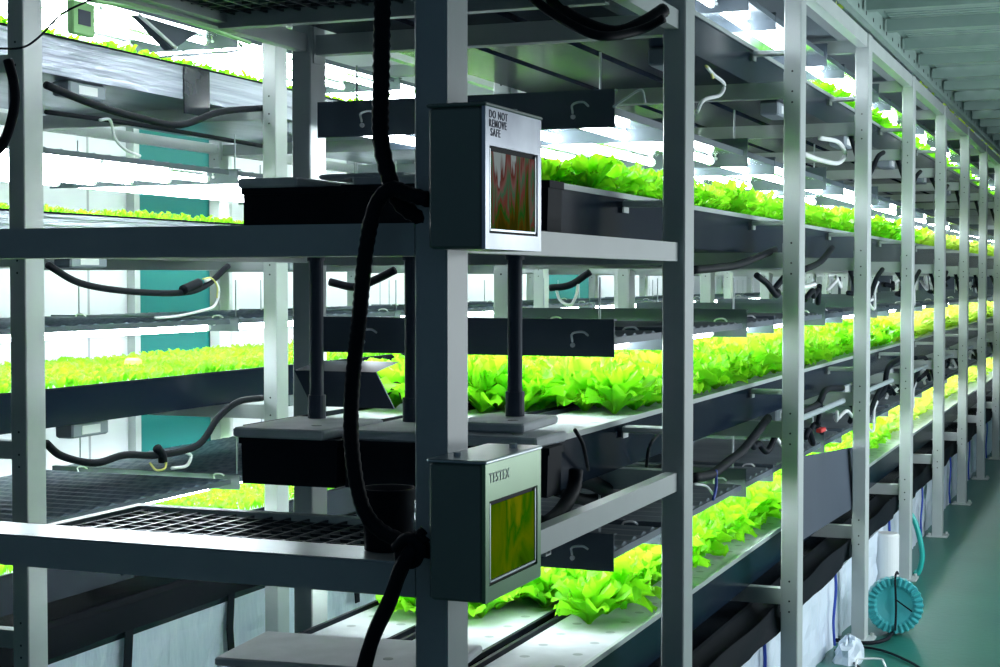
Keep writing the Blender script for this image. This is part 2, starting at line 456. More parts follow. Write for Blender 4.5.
nm = len(mb.f); mb.add(mby.v, mby.f, 1)
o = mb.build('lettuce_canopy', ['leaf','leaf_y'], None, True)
tag(o, 'mass of green to yellowish lettuces filling the farther part of the aisle rack', 'lettuces', None, 'stuff')

# ------------------------------------------------------------------ seedling rack trays
seeds = []
bpanel = None
for li in range(4):
    w = .80; xc = -3.555; ya = 2.55; yb = Y0+NB*PITCHY-.1; L = yb-ya; h = .118; z = LV[li]
    t = empty('seedling_trough', (xc, ya, z), f'wide film-lined trough of seedlings on the {TIER[li]} tier of the left rack', 'trough', 'seedling troughs of the left rack')
    mb = MB().box(-w/2, w/2, 0, L, 0, .006).box(-w/2, -w/2+.004, 0, L, .006, h).box(w/2-.004, w/2, 0, L, .006, h).box(-w/2, w/2, 0, .004, .006, h-.03)
    mb.build('trough_body', {0:'film', 1:'trough', 2:'silver_film', 3:'silver_film'}[li], t)
    for sx in (-1, 1): MB().box(sx*w/2-.005, sx*w/2+.005, 0, L, h, h+.006).build('rim', 'black', t)
    if li == 3:
        yy = 4.93-ya
        MB().box(w/2+.001, w/2+.004, yy, yy+.17, -.05, h+.008).build('film_strap', 'film', t)
    bay = 0; y = ya+.01
    while y+PITCHY < yb:
        if bpanel is None: bpanel = foam_panel(.786, PITCHY-.004, 12, .06).build('foam_board', ['foam','foam_hole']); o = bpanel
        else: o = inst(bpanel, (0,0,0))
        o.location = (xc, y, z+.086)
        tag(o, f'white foam seedling board, {ORD[bay]} from near end, {TIER[li]} tier of left rack', 'foam board', 'foam seedling boards of the left rack')
        y += PITCHY; bay += 1
    y = 3.6
    while y < yb-.15:
        step = .05 if y < 8 else .075
        ncol = 15 if y < 8 else 10
        for c in range(ncol):
            seeds.append((xc-w/2+.02+(w-.04)*(c+.5)/ncol+rnd.uniform(-.008,.008), y+rnd.uniform(-.01,.01), z+SURF, li, c/ncol, y < 8))
        y += step
SV = [sprout_mb(q+1).build('seedling', 'sprout', None, True) for q in range(4)]
def sscore(s):
    vis = {0: .5, 1: 1.1, 2: 1., 3: .8}[s[3]]
    if s[1] < 3.85 or s[1] > 7.2: return 0
    if s[3] in (2,3) and s[4] < .8: vis *= .5
    if s[3] == 3 and s[4] < .9: return 0
    if s[3] == 1: vis *= .6+.6*s[4]
    return vis/math.sqrt(s[0]**2+s[1]**2)
seeds.sort(key=sscore, reverse=True)
for i, (x,y,z,li,c,nr) in enumerate(seeds[:296]):
    o = SV[i % 4] if i < 4 else SV[i % 4].copy()
    if i >= 4: C.objects.link(o)
    s = {0: 1., 1: 1., 2: .8, 3: .95}[li]*rnd.uniform(.8,1.25)
    o.location = (x,y,z); o.rotation_euler = (0,0,rnd.random()*6.28); o.scale = (s,s,s)
    tag(o, f'tiny bright green seedling in the foam panels on the {TIER[li]} tier of the left rack', 'seedling', f'seedlings on the {TIER[li]} tier of the left rack')
mb = MB()
for (x,y,z,li,c,nr) in seeds[296:]:
    s = {0: 1., 1: 1., 2: .8, 3: .95}[li]*rnd.uniform(.8,1.3)
    sprout_mb(rnd.randrange(9999), .038*s*(1 if nr else 1.3), 5 if nr else 4, mb, (x,y,z), .02 if nr else .03)
tag(mb.build('seedling_bed', 'sprout', None, True), 'dense mat of green seedlings over all trays of the left rack', 'seedlings', None, 'stuff')
# orange sponge among the seedlings
MB().rbox(-.03,.03,-.022,.022,0,.03,.008).build('sponge', 'orange').location = at(133,353,X=-3.5)
o = bpy.data.objects['sponge']; o.location.z = LV[1]+SURF+.028; tag(o, 'small orange sponge lying among the seedlings before the teal door', 'sponge')

# ------------------------------------------------------------------ lamp fixtures
def fixture_parts(w, L, ntube, rackname):
    e = bpy.data.objects.new('grow_lamp', None); C.objects.link(e)
    s = MB(); s.box(-w/2, w/2, 0, L, .034, .040)
    k = 16
    for i in range(k):                                        # shallow ribs pressed in the top sheet
        y = L*(i+.5)/k; s.prism([(y-.025,.040),(y+.025,.040),(y,.047)], -w/2+.01, w/2-.01, 'x')
    s.build('top_sheet', 'panel' if rackname == 'A' else 'panel_blue', e)
    s = MB(); s.box(-w/2+.003, w/2-.003, .004, L-.004, .030, .0338); s.build('reflector', 'reflector', e)
    for sx in (-1, 1): MB().box(sx*(w/2+.002)-.0018, sx*(w/2+.002)+.0018, 0, L, .024, .042).build('side_lip', 'plate', e)
    for yy, zt in ((-.006, .086), (.42, .055)) if rackname == 'A' else ((-.006,.05),):
        hh = 0
        s = MB(); s.box(-w/2-.01, w/2+.005, yy-.002, yy+.002, -.006, zt); s.box(-w/2-.01, w/2+.005, yy+.002, yy+.02, zt-.004, zt)
        s.build('end_plate', 'plate', e)
        for x in (w/2-.10, -w/2+.12):
            MB().cyl((x, yy-.008, .022), .006, .006, 8, 'y').tube([(x,yy-.008,.03),(x+.004,yy-.02,.05),(x+.03,yy-.02,.055),(x+.04,yy-.006,.046)], .003, 5).build('bracket', 'white', e)
    for yy in (.08,):
        for x in (-w/2+.06, w/2-.06): MB().cyl((x,yy,.04),.003,.138,6).build('hanger_rod','steel_shiny',e)
    tb = MB(); tb.cyl((0,.03,.010), .0125, L-.06, 10, 'y')
    cp = MB().cyl((0,.012,.010), .0145, .018, 10, 'y').cyl((0,L-.03,.010), .0145, .018, 10, 'y').box(-.006,.006,.016,.024,.02,.034).box(-.006,.006,L-.024,L-.016,.02,.034)
    cp.box(-.012,.012,L*.5-.008,L*.5+.008,.021,.034)
    for yy in (.08,):
        for x in (-w/2+.06, w/2-.06): MB().cyl((x,yy,.04),.003,.148,6).build('hanger_rod','steel_shiny',e)
    t0 = None
    for i in range(ntube):
        x = -w/2+w*(i+.5)/ntube
        if t0 is None: t0 = tb.build('tube', 'tube', e, True); c0 = cp.build('tube_holder', 'white', t0); t0.location = (x,0,0)
        else: t = inst(t0, (x,0,0), parent=e); inst(c0, (0,0,0), parent=t)
    return e
def copy_tree(o, parent=None):
    c = o.copy(); C.objects.link(c)
    if parent: c.parent = parent
    for ch in list(o.children): copy_tree(ch, c)
    return c
fa = fixture_parts(.79, PITCHY-.07, 4, 'A'); fb = fixture_parts(.84, PITCHY-.07, 5, 'B')
i = 0
for li in range(4):
    for n in range(-0, NB):
        o = fa if i == 0 else copy_tree(fa); i += 1
        o.location = (-1.56, 3.71+n*PITCHY, LV[li]+SURF+(.172, .172, .172, .12)[li]+(.028 if li == 0 else 0))
        tag(o, f'four-tube lamp fixture over {TIER[li]} tier of aisle rack, {ORD[n]} bay from near end', 'lamp', 'lamp fixtures of the aisle rack')
i = 0
for li in range(4):
    for n in range(0, NB):
        o = fb if i == 0 else copy_tree(fb); i += 1
        o.location = (-3.55, Y0+.03+n*PITCHY, LV[li]+SURF+(.115, .165, .165, .12)[li])
        tag(o, f'five-tube lamp fixture over {TIER[li]} tier of left rack, {ORD[n]} bay from near end', 'lamp', 'lamp fixtures of the left rack')

for o in list(bpy.data.objects):                              # the topmost fixtures sit right under the top beams: no rods
    if o.name.startswith('hanger_rod') and o.parent and o.parent.location.z > 2.2: bpy.data.objects.remove(o)
# ------------------------------------------------------------------ room
def struct(name, mb, m):
    return tag(mb.build(name, m), kind='structure')
YE = 20.2
struct('floor', MB().box(-5.1, 6, -6, YE+.1, -.1, 0), 'floor')
struct('wall_left', MB().box(-5.15, -5.0, -1, YE, 0, 4.2), 'wall')
struct('wall_back', MB().box(-5.0, 6, YE, YE+.15, 0, 4.2), 'wall')
struct('ceiling', MB().box(-5.1, 6, -1, YE, 4.2, 4.3), 'ceil')
def door(n, y0, y1):
    mb = MB().box(-4.999, -4.96, y0, y1, 0, 3.3)
    struct(f'door_{n}', mb, 'teal')
    struct(f'trim_{n}', MB().box(-4.999,-4.95, y0-.05,y0,0,3.35).box(-4.999,-4.95,y1,y1+.05,0,3.35).box(-4.95,-4.948,(y0+y1)/2+.25,(y0+y1)/2+.27,0,3.3), 'steel')
door(1, 7.30, 8.20); door(2, 13.8, 15.0)
# steel wall posts behind the left rack
for k in range(0):
    pass
# dark notice with pale letters on the far wall
def text(name, s, size, m, loc, rot, parent=None, extrude=.0004, bold=False):
    cu = bpy.data.curves.new(name, 'FONT'); cu.body = s; cu.size = size; cu.extrude = extrude; cu.align_x = 'LEFT'; cu.space_line = .8
    cu.space_character = 1.2
    if bold: cu.offset = size*.006
    t = bpy.data.objects.new(name, cu); C.objects.link(t)
    dg = bpy.context.evaluated_depsgraph_get(); me = bpy.data.meshes.new_from_object(t.evaluated_get(dg)); me.name = name
    bpy.data.objects.remove(t); o = bpy.data.objects.new(name, me); C.objects.link(o)
    me.materials.clear(); me.materials.append(M[m]); o.location = loc; o.rotation_euler = rot
    if parent: o.parent = parent
    return o
e = empty('wall_sign', (-1.8, YE-.004, 1.30), 'dark notice board with pale letters on the far wall behind the aisle rack', 'sign')
MB().box(-1.6,1.0,-.01,.0,-.1,.35).build('board','slate',e)
text('lettering', 'A S U', .13, 'white', (-.35,-.012,.0), (PI/2,0,0), e)

# ------------------------------------------------------------------ reservoirs under the racks
def reservoir(x0, x1, ya, yb, label, side):
    e = empty('water_reservoir', ((x0+x1)/2, ya, 0), label, 'tank')
    ox_ = (x0+x1)/2; w = x1-x0; L = yb-ya
    # wrinkled plastic wrap: displaced grid on the aisle face
    mb = MB(); ny, nz = int(L/.06), 6; r = random.Random(5)
    vs = []
    for j in range(ny+1):
        ph = r.uniform(-.012,.012)
        for k in range(nz+1):
            z = .30*k/nz; vs.append((w/2+.012+ph*(.4+.6*k/nz)+r.uniform(-.006,.006), L*j/ny, z))
    mb.add(vs, [(j*(nz+1)+k, (j+1)*(nz+1)+k, (j+1)*(nz+1)+k+1, j*(nz+1)+k+1) for j in range(ny) for k in range(nz)])
    mb.box(-w/2, w/2-.02, 0, L, 0, .30)
    mb.build('plastic_wrap', 'wrap', e)
    mb = MB()
    mb.prism([(-w/2,.30),(w/2+.02,.30),(w/2+.03,.33),(w/2+.01,.36),(w/2-.05,.385),(-w/2,.385)], 0, L); mb.build('black_liner', 'film', e)
    MB().prism([(w/2-.05,.386),(w/2+.031,.345),(w/2+.031,.335),(w/2+.034,.335),(w/2+.035,.347),(w/2-.04,.408),(w/2-.05,.412)], 0.01, L-.01).build('film_flap', 'curtain', e)
    return e, w, L
ra, w, L = reservoir(-1.955, -1.12, 3.0, Y0+NB*PITCHY, 'long low water tank wrapped in pale plastic along the foot of the aisle rack', 1)
for k in range(11):
    y = .55+k*1.44+(.1 if k % 2 else 0)
    MB().tube([(w/2+.03,y,.36),(w/2+.035,y+.01,.25),(w/2+.028,y+.0,.12),(w/2+.03,y+.02,.02)], .006, 6).build('blue_strap', 'blue', ra)
rb, w, L = reservoir(-4.0, -3.12, 2.4, Y0+NB*PITCHY, 'long low water tank wrapped in pale plastic along the foot of the left rack', 1)
for k in range(14):
    y = 2.1+k*.52+(.08 if k % 2 else -.05)
    MB().add([(w/2+.034,y,.36),(w/2+.034,y+.045,.36),(w/2+.034,y+.03,.2),(w/2+.034,y-.015,.2),(w/2+.034,y-.0,.1),(w/2+.034,y+.04,.1),
              (w/2+.038,y,.36),(w/2+.038,y+.045,.36),(w/2+.038,y+.03,.2),(w/2+.038,y-.015,.2),(w/2+.038,y-.0,.1),(w/2+.038,y+.04,.1)],
             [(0,1,2,3),(3,2,5,4),(9,8,7,6),(10,11,8,9),(0,6,7,1),(1,7,8,2),(2,8,11,5),(4,5,11,10),(3,4,10,9),(0,3,9,6)]).build('black_strap', 'hose', rb)
# black film curtains hanging from the lowest troughs down to the tanks
def film_sheet(name, x, ya, yb, zt, zb, lean, m, label, cat='film'):
    mb = MB(); ny, nz = max(4,int((yb-ya)/.12)), 5; r = random.Random(int(ya*10)); vs = []
    for j in range(ny+1):
        q = r.uniform(-.008,.008)
        for k in range(nz+1):
            t = k/nz; vs.append((x+lean*t+q*t+.006*math.sin(j*.9+t*3), ya+(yb-ya)*j/ny, zt+(zb-zt)*t))
    n = len(vs); vs += [(a-.003,b,c) for a,b,c in vs]; K = nz+1
    fs = []
    for j in range(ny):
        for k in range(nz):
            a = j*K+k; fs += [(a,a+K,a+K+1,a+1),(n+a+1,n+a+K+1,n+a+K,n+a)]
    mb.add(vs, fs); o = mb.build(name, m, None, True); return tag(o, label, cat)
film_sheet('film_curtain', -3.07, 2.5, 18., LV[0]-.056, .33, .0, 'curtain', 'black film curtain hanging below the lowest seedling tray of the left rack')
film_sheet('film_curtain', -1.07, 3.0, 18., LV[0]-.056, .33, .0, 'curtain', 'black film curtain under the lowest lettuce trough, above the wrapped aisle tank')

# ------------------------------------------------------------------ end tanks, lids and drain pipes
def end_tank(z, xs, label, y=3.18):
    e = empty('end_tank', (-1.5, y, z), label, 'tank')
    h = .103
    for (a, b, d) in xs:
        mb = MB(); 
        mb.prism([(a+.003+1.5,0),(b-.003+1.5,0),(b+1.5,h),(a+1.5,h)], d, .085+d, 'y')
        mb.box(a+1.5-.004, b+1.5+.004, d-.004, .086+d, h-.014, h+.001)
        mb.build('tank_body', 'black', e)
    return e
end_tank(LV[1]+.012, [(-1.84,-1.60,-.08),(-1.594,-1.12,-.06)], 'black plastic end tank with foam lids on the second tier behind the mesh platform')
end_tank(LV[2]+.012, [(-1.86,-1.60,-.03),(-1.594,-1.12,-.06)], 'black plastic end tank with foam lids on the third tier above the front beam')
end_tank(LV[0]-.04, [(-1.86,-1.45,-.12)], 'black plastic end tank under loose white panels on the lowest tier')
lid = None
def foam_lid(x0, x1, y0, y1, z, label, rz=0., t=.022):
    mb = MB().rbox(-(x1-x0)/2,(x1-x0)/2,-(y1-y0)/2,(y1-y0)/2,0,t,.004)
    mb.cyl(((x1-x0)*.2,-(y1-y0)*.18,t-.001),.012,.002,10,mi=1)
    o = mb.build('foam_slab', ['foam','foam_hole']); o.location = ((x0+x1)/2,(y0+y1)/2,z); o.rotation_euler = (0,0,rz)
    return tag(o, label, 'foam slab')
z1 = LV[1]+.116; z2 = LV[2]+.116
foam_lid(-1.855,-1.63,3.085,3.40,z1,'white foam lid on the left end of the second-tier black tank',.02)
foam_lid(-1.60,-1.37,3.12,3.45,z1,'white foam lid on the middle of the second-tier black tank, behind the hanging hose')
foam_lid(-1.355,-1.135,3.10,3.28,z1,'white foam lid on the right end of the second-tier black tank, above the lower control box',-.03)
foam_lid(-1.37,-1.20,3.17,3.42,z1+.023,'white foam slab stacked on the right-hand lid beside the drain pipe',.04,.02)
foam_lid(-1.87,-1.72,3.14,3.45,z2,'white foam lid on the left end of the third-tier black tank',.0)
foam_lid(-1.60,-1.38,3.17,3.5,z2,'white foam lid on the middle of the third-tier black tank beside the hose',.03)
foam_lid(-1.72,-1.5,3.25,3.55,z2+.0225,'thin white foam slab bridging the third-tier tank lids',-.05,.012)
foam_lid(-1.84,-1.30,3.00,3.25,LV[0]+.132,'loose white foam panel lying lowest on the bottom-tier tank',.06,.024)
foam_lid(-1.90,-1.36,3.08,3.36,LV[0]+.157,'loose white foam panel on top of the bottom-tier stack, tilted sideways',.10,.02)
for x, lb in ((-1.286,'right'),(-1.541,'middle'),(-1.788,'left')):
    e = empty('drain_pipe', (x, 3.36, LV[1]+.139 if x > -1.3 else LV[1]+.1385), f'dark drain pipe running up to the third tier, {lb} one of three', 'pipe', 'dark drain pipes between the tiers')
    zz = e.location.z; hh = LV[2]-.005-zz
    if x > -1.3: e.location.z += .020; hh -= .020
    MB().cyl((0,0,0),.0165,hh,18).build('pipe','grey_dark' if False else 'slate',e,False)
    MB().cyl((0,0,0),.0215,.055,18).build('collar','slate',e); MB().cyl((0,0,hh-.04),.0215,.04,18).build('collar','slate',e)
# grey splash guard behind the left drain pipe
o = MB().add([(-.13,0,.09),(.10,0,.09),(.15,0,0),(-.08,0,0),(-.13,.006,.09),(.10,.006,.09),(.15,.006,0),(-.08,.006,0),(-.12,.12,.11),(.11,.12,.11)],
             [(0,3,2,1),(4,5,6,7),(0,1,5,4),(1,2,6,5),(2,3,7,6),(3,0,4,7),(4,8,9,5)]).build('splash_guard','slate')
o.location = (-1.85, 3.6, LV[1]+.145); tag(o, 'grey plastic splash guard leaning behind the left drain pipe on the second tier', 'guard')

# ------------------------------------------------------------------ control boxes on the near post
def control_box(z0, z1, face, refl, txt, ink, label, ts):
    e = empty('control_box', (-.953, 2.24, z0), label, 'box')
    H = z1-z0; D = .245; W = .092
    MB().rbox(-W/2, W/2-.004, 0, D, 0, H, .004).build('housing', 'box', e)
    mb = MB(); x = W/2-.004; a = .016; b0, b1 = .024, H-.058      # frame around the window on the aisle side
    mb.box(x, x+.006, 0, a, 0, H); mb.box(x, x+.006, D-.016, D, 0, H); mb.box(x, x+.006, a, D-.016, 0, b0); mb.box(x, x+.006, a, D-.016, b1, H)
    mb.build('front_frame', face, e)
    MB().box(x, x+.001, a, D-.016, b0, b1).build('window_seal', 'hole', e)
    MB().box(x+.001, x+.003, a+.01, D-.024, b0+.008, b1-.008).build('window_reflection', refl, e)  # window pane carrying the painted reflections
    mb = MB()
    for (y0,y1,q0,q1) in ((a+.006,a+.009,b0+.004,b1-.004),(D-.023,D-.020,b0+.004,b1-.004),(a+.006,D-.020,b0+.004,b0+.007)):
        mb.box(x+.001,x+.0045,y0,y1,q0,q1)
    mb.build('window_trim','steel_shiny',e)
    MB().rbox(-W/2-.003, W/2+.004, -.003, D+.003, H, H+.006, .002).build('top_cap', 'steel_shiny' if txt.startswith('TE') else 'box', e)
    t = text('lettering', txt, ts, ink, (x+.0063, .014, H-(.016 if '\n' in txt else .030)), (PI/2,0,PI/2), e, bold=True); t.data.transform(Matrix.Identity(4))
    MB().cyl((-.02,.05,H+.006),.006,.006,8).cyl((.02,.19,H+.006),.007,.008,8).build('cap_screws','steel_shiny',e)
    # strap bracket clamped to the rack post
    MB().box(-W/2-.0115, -W/2, .05, .15, H*.25, H*.32).box(-W/2-.0115, -W/2, .05, .15, H*.7, H*.77).build('bracket','steel',e)
    return e
zt = EYE+(280-106)/1601*2.42/ .995; zb = EYE+(280-249)/1601*2.42
control_box(EYE+.047, EYE+.262, 'box_face_pale', 'reflection_a', 'DO NOT\nREMOVE\n SAFE', 'ink_dark', 'upper grey control box with a pinkish window, strapped to the near post', .017)
control_box(EYE-.492, EYE-.280, 'box_face', 'reflection_b', 'TESTEX', 'ink_light', 'lower grey control box with a yellow-green window, strapped to the near post', .022)

# black cup on the lower platform
cp = at(378, 553, Z=LV[1]+.015)
e = empty('black_cup', (cp.x, cp.y+.04, LV[1]+.0155), 'open black cylinder cup standing on the lower mesh platform beside the hose', 'cup')
mb = MB(); n = 28
vs = []
for r_, z in ((.040,0),(.045,.1),(.047,.103),(.043,.103),(.037,.006)):
    vs += [(r_*math.cos(2*PI*i/n), r_*math.sin(2*PI*i/n), z) for i in range(n)]
fs = [(k*n+i, k*n+(i+1)%n, (k+1)*n+(i+1)%n, (k+1)*n+i) for k in range(4) for i in range(n)] + [tuple(range(n-1,-1,-1)), tuple(range(4*n,5*n))]
mb.add(vs, fs).build('cup_body', 'black', e, True)

# ------------------------------------------------------------------ hoses and cables
def hose(name, pts, r, label, m='hose', cat='hose', ring=0., n=10, group=None):
    o = MB().tube(pts, r, n, ring=ring).build(name, m, None, True)
    return tag(o, label, cat, group)
yh = 2.27
hose('corrugated_hose', [at(383,-40,yh), at(382,30,yh), at(381,90,yh+.005), at(381,140,yh+.01), at(390,180,yh+.015), at(402,205,yh+.03), at(428,222,yh+.05)], .0135, 'thick black corrugated hose dropping from the top frame to the upper control box', ring=.07)
hose('corrugated_hose', [at(430,200,yh), at(408,194,yh), at(392,189,yh-.01), at(376,205,yh-.01), at(366,250,yh-.01), at(359,320,yh-.01), at(352,390,yh), at(352,450,yh), at(362,505,yh), at(380,530,yh), at(408,543,yh), at(432,552,yh)], .0125, 'long black hose looping down in front of the end beams to the lower control box', ring=.05)
o = MB()
pp = [at(424,535,2.25), at(404,562,2.235), at(390,600,2.235), at(372,640,2.235), at(360,690,2.235), at(352,760,2.235)]
q = pp[-1]; pp += [Vector((q.x-.03, q.y, .35)), Vector((q.x-.02, q.y+.01, .013))]
o.tube(pp, .0125, 8); o = o.build('rubber_strap','hose',None,True); o.scale = (1,1,1); tag(o, 'flat black hose slanting down to the floor from below the knot', 'hose')
o = MB().tube([at(396,548,2.25),at(408,538,2.235),at(420,548,2.24),at(414,562,2.25),at(402,560,2.25),at(400,550,2.255)], .010, 8).tube([at(402,552,2.25),at(414,540,2.24),at(424,530,2.25)],.008,8).build('hose_knot','hose',None,True)
tag(o, 'knot of black hose in front of the lower end beam beside the control box', 'hose')

# hoses looping under the left rack tiers
XB = -3.0
hose('air_hose', [at(48,265,X=XB), at(80,283,X=XB), at(125,291,X=XB), at(178,293,X=XB), at(205,286,X=XB), at(228,266,X=XB)], .011, 'black hose sagging under the third tier of the left rack before the teal door')
hose('air_hose', [at(46,443,X=XB), at(62,456,X=XB), at(95,463,X=XB), at(125,455,X=XB), at(160,455,X=XB), at(198,445,X=XB), at(218,418,X=XB), at(238,402,X=XB), at(262,398,X=XB)], .012, 'black hose sagging under the second tier of the left rack with wires tied on')
hose('air_hose', [at(46,85,X=XB), at(95,105,X=XB), at(140,118,X=XB), at(180,125,X=XB), at(220,112,X=XB), at(262,108,X=XB)], .012, 'black hose under the topmost tier of the left rack')
hose('air_hose', [at(46,112,X=XB-.2), at(120,122,X=XB-.2), at(200,135,X=XB-.2), at(262,146,X=XB-.2)], .008, 'thin black cable running straight below the topmost tier of the left rack')
hose('air_hose', [at(8,60,2.6), at(14,85,2.6), at(14,110,2.6), at(2,145,2.6), at(-20,160,2.6)], .010, 'black hose curving at the left edge beside the nearest seedling rack post')
hose('thin_cable', [at(-10,48,2.6), at(20,48,2.6), at(38,38,2.6), at(62,14,2.6), at(90,0,2.6), at(110,-12,2.6)], .0022, 'thin dark cable crossing the upper left corner')
hose('signal_wire', [at(100,120,X=XB), at(110,120,X=XB), at(115,138,X=XB), at(126,150,X=XB), at(140,156,X=XB)], .005, 'pale grey wire dangling below the topmost seedling tier', 'white', 'wire')
hose('signal_wire', [at(205,281,X=XB), at(214,280,X=XB), at(219,292,X=XB), at(214,306,X=XB), at(200,311,X=XB), at(178,316,X=XB), at(155,318,X=XB)], .005, 'white looped wire beneath the hose before the teal door', 'white', 'wire')
hose('signal_wire', [at(203,279,X=XB+.01), at(211,278,X=XB+.01), at(217,286,X=XB+.01), at(217,298,X=XB+.01)], .003, 'yellow wire beside the white loop before the teal door', 'yellow', 'wire')
hose('signal_wire', [at(150,463,X=XB), at(156,470,X=XB), at(165,468,X=XB), at(166,458,X=XB)], .004, 'yellow wires tied to the hose under the second seedling tier', 'yellow', 'wire')
hose('signal_wire', [at(172,468,X=XB), at(186,466,X=XB), at(191,456,X=XB), at(184,452,X=XB)], .006, 'white looped wire tied to the hose under the second seedling tier', 'white', 'wire')
tag(MB().tube([at(183,290,X=XB+.01), at(190,287,X=XB+.01), at(199,283,X=XB+.01)], .017, 10).build('cable_joint','hose',None,True), 'black taped joint on the hose before the teal door', 'joint')
tag(MB().tube([at(157,448,X=XB+.01), at(162,455,X=XB+.01), at(163,462,X=XB+.01)], .016, 10).build('cable_joint','hose',None,True), 'black taped joint on the hose under the second seedling tier', 'joint')

# hoses of the aisle rack
XA = -1.1
hose('air_hose', [at(576,470,X=XA), at(573,490,X=XA), at(560,512,X=XA), at(543,524,X=XA), at(528,520,X=-1.15)], .016, 'thick black hose bending down beside the lower control box')
hose('air_hose', [at(560,478,X=-1.2), at(590,482,X=-1.2), at(615,492,X=-1.2), at(640,482,X=-1.2), at(664,470,X=-1.2)], .019, 'thick black hose sagging under the second lettuce tier, nearest bay')
hose('air_hose', [at(556,490,X=-1.25), at(590,500,X=-1.25), at(630,488,X=-1.25), at(668,478,X=-1.25)], .015, 'second black hose lying behind the sagging one, nearest bay')
hose('power_cable', [at(575,430,X=-1.13), at(583,445,X=-1.13), at(588,470,X=-1.15)], .0045, 'thin black cable hanging from the second-tier trough beside the tank', cat='cable')
hose('power_cable', [at(664,428,X=-1.13), at(650,445,X=-1.13), at(646,470,X=-1.15)], .0045, 'thin black cable hanging from the second-tier trough behind the dark post', cat='cable')
hose('air_hose', [at(693,478,X=XA), at(712,474,X=XA), at(728,462,X=XA), at(745,448,X=XA), at(768,418,X=XA)], .014, 'black hose rising under the second lettuce tier left of the second aisle post')
hose('signal_wire', [at(716,470,X=XA+.01), at(716,488,X=XA+.01), at(713,500,X=XA+.01)], .0045, 'blue wire hanging from the hose left of the second aisle post', 'blue', 'wire')
hose('signal_wire', [at(694,484,X=XA), at(706,486,X=XA), at(713,494,X=XA)], .0035, 'white wire lying on the lamp panel left of the second aisle post', 'white', 'wire')
hose('air_hose', [at(800,412,X=XA), at(818,404,X=XA), at(826,390,X=XA), at(842,388,X=XA)], .013, 'black hose bent between the second and third aisle posts')
hose('power_cable', [at(820,400,X=XA+.01), at(820,412,X=XA), at(818,424,X=XA)], .011, 'short black cable hanging down over a red tape between aisle posts', cat='cable')
tag(MB().rbox(-.012,.012,-.045,.045,-.008,.008,.003).build('tape_roll','red'), 'small red taped plug under the second tier between aisle posts', 'plug').location = at(821,430,X=-1.12)
hose('air_hose', [at(876,400,X=XA), at(884,390,X=XA), at(888,368,X=XA), at(900,358,X=XA)], .013, 'black hose bent between the third and fourth aisle posts, lower')
hose('air_hose', [at(914,358,X=XA), at(925,358,X=XA), at(928,370,X=XA), at(918,380,X=XA)], .012, 'black hose bent beyond the fourth aisle post')
hose('air_hose', [at(693,270,X=XA), at(715,268,X=XA), at(740,264,X=XA), at(775,250,X=XA)], .012, 'black hose under the third lettuce tier left of the second aisle post')
hose('air_hose', [at(803,270,X=XA), at(820,262,X=XA), at(832,248,X=XA)], .012, 'black hose under the third lettuce tier between the second and third aisle posts')
hose('drain_loop', [at(804,154,X=XA), at(820,160,X=XA), at(838,163,X=XA), at(845,154,X=XA), at(838,142,X=XA), at(820,138,X=XA)], .009, 'pale grey looped tube under the topmost tier between aisle posts', 'white', 'tube')
hose('signal_wire', [at(707,67,X=-1.12), at(714,75,X=-1.12), at(724,84,X=-1.12), at(720,95,X=-1.12), at(704,100,X=-1.12), at(697,112,X=-1.12)], .0055, 'pale grey wire looping under the topmost tier beside the dark post', 'white', 'wire')
hose('signal_wire', [at(706,66,X=-1.12), at(710,70,X=-1.12), at(713,78,X=-1.12)], .004, 'short yellow wire end under the topmost tier beside the dark post', 'yellow', 'wire')
hose('air_hose', [at(545,-20,3.3), at(556,5,3.3), at(580,22,3.3), at(615,33,3.3), at(645,22,3.35), at(664,10,3.4)], .016, 'thick black hose sagging below the ceiling of the near bay')
hose('air_hose', [at(500,-30,3.2), at(530,-4,3.2), at(560,18,3.2), at(600,36,3.2), at(640,30,3.3), at(664,18,3.3)], .010, 'thinner black hose sagging beside the thick one overhead in the near bay')
hose('hook_rod', [at(613,107,3.62), at(625,99,3.62), at(641,90,3.62), at(645,103,3.62)], .003, 'bent white hook rod on the lamp end plate of the third tier', 'white', 'rod')
hose('air_hose', [at(330,282,4.2), at(355,287,4.2), at(375,280,4.2), at(395,270,4.2)], .012, 'black hose behind the near beam between the drain pipes')
hose('air_hose', [at(550,288,6.0), at(570,285,6.0), at(590,272,6.0)], .014, 'black hose before the farther teal door')
hose('signal_wire', [at(556,288,6.0), at(560,300,6.0), at(570,305,6.0), at(576,296,6.0), at(578,284,6.0)], .006, 'white looped wire before the farther teal door', 'white', 'wire')
hose('air_hose', [at(404,398,3.9), at(398,385,3.9), at(385,393,3.9), at(372,398,3.9)], .010, 'black hose curling over the middle trough beside the nearest lettuces')
# extra under-tier clutter further down the aisle side, one loop per bay
for n in range(2, 9):
    for li in (1, 2, 3):
        y = Y0+n*PITCHY; z = LV[li]-.03; r = random.Random(n*10+li); a = r.uniform(.02,.10)
        hose('air_hose', [(-1.09,y+.1,z-.02),(-1.08,y+.35,z-.06-a),(-1.09,y+.6,z-.10-a*.5),(-1.09,y+.85,z-.05),(-1.1,y+1.1,z-.01)], .011, f'black hose loop under the {TIER[li]} tier on the aisle side, {ORD[n]} bay', group='hose loops on the aisle side')
        if li != 3: hose('signal_wire', [(-1.10,y+.5,z-.08),(-1.08,y+.55,z-.16),(-1.08,y+.72,z-.19),(-1.09,y+.8,z-.11),(-1.09,y+.9,z-.07)], .006, f'pale wire loop under the {TIER[li]} tier on the aisle side, {ORD[n]} bay', 'white', 'wire', group='wire loops on the aisle side')
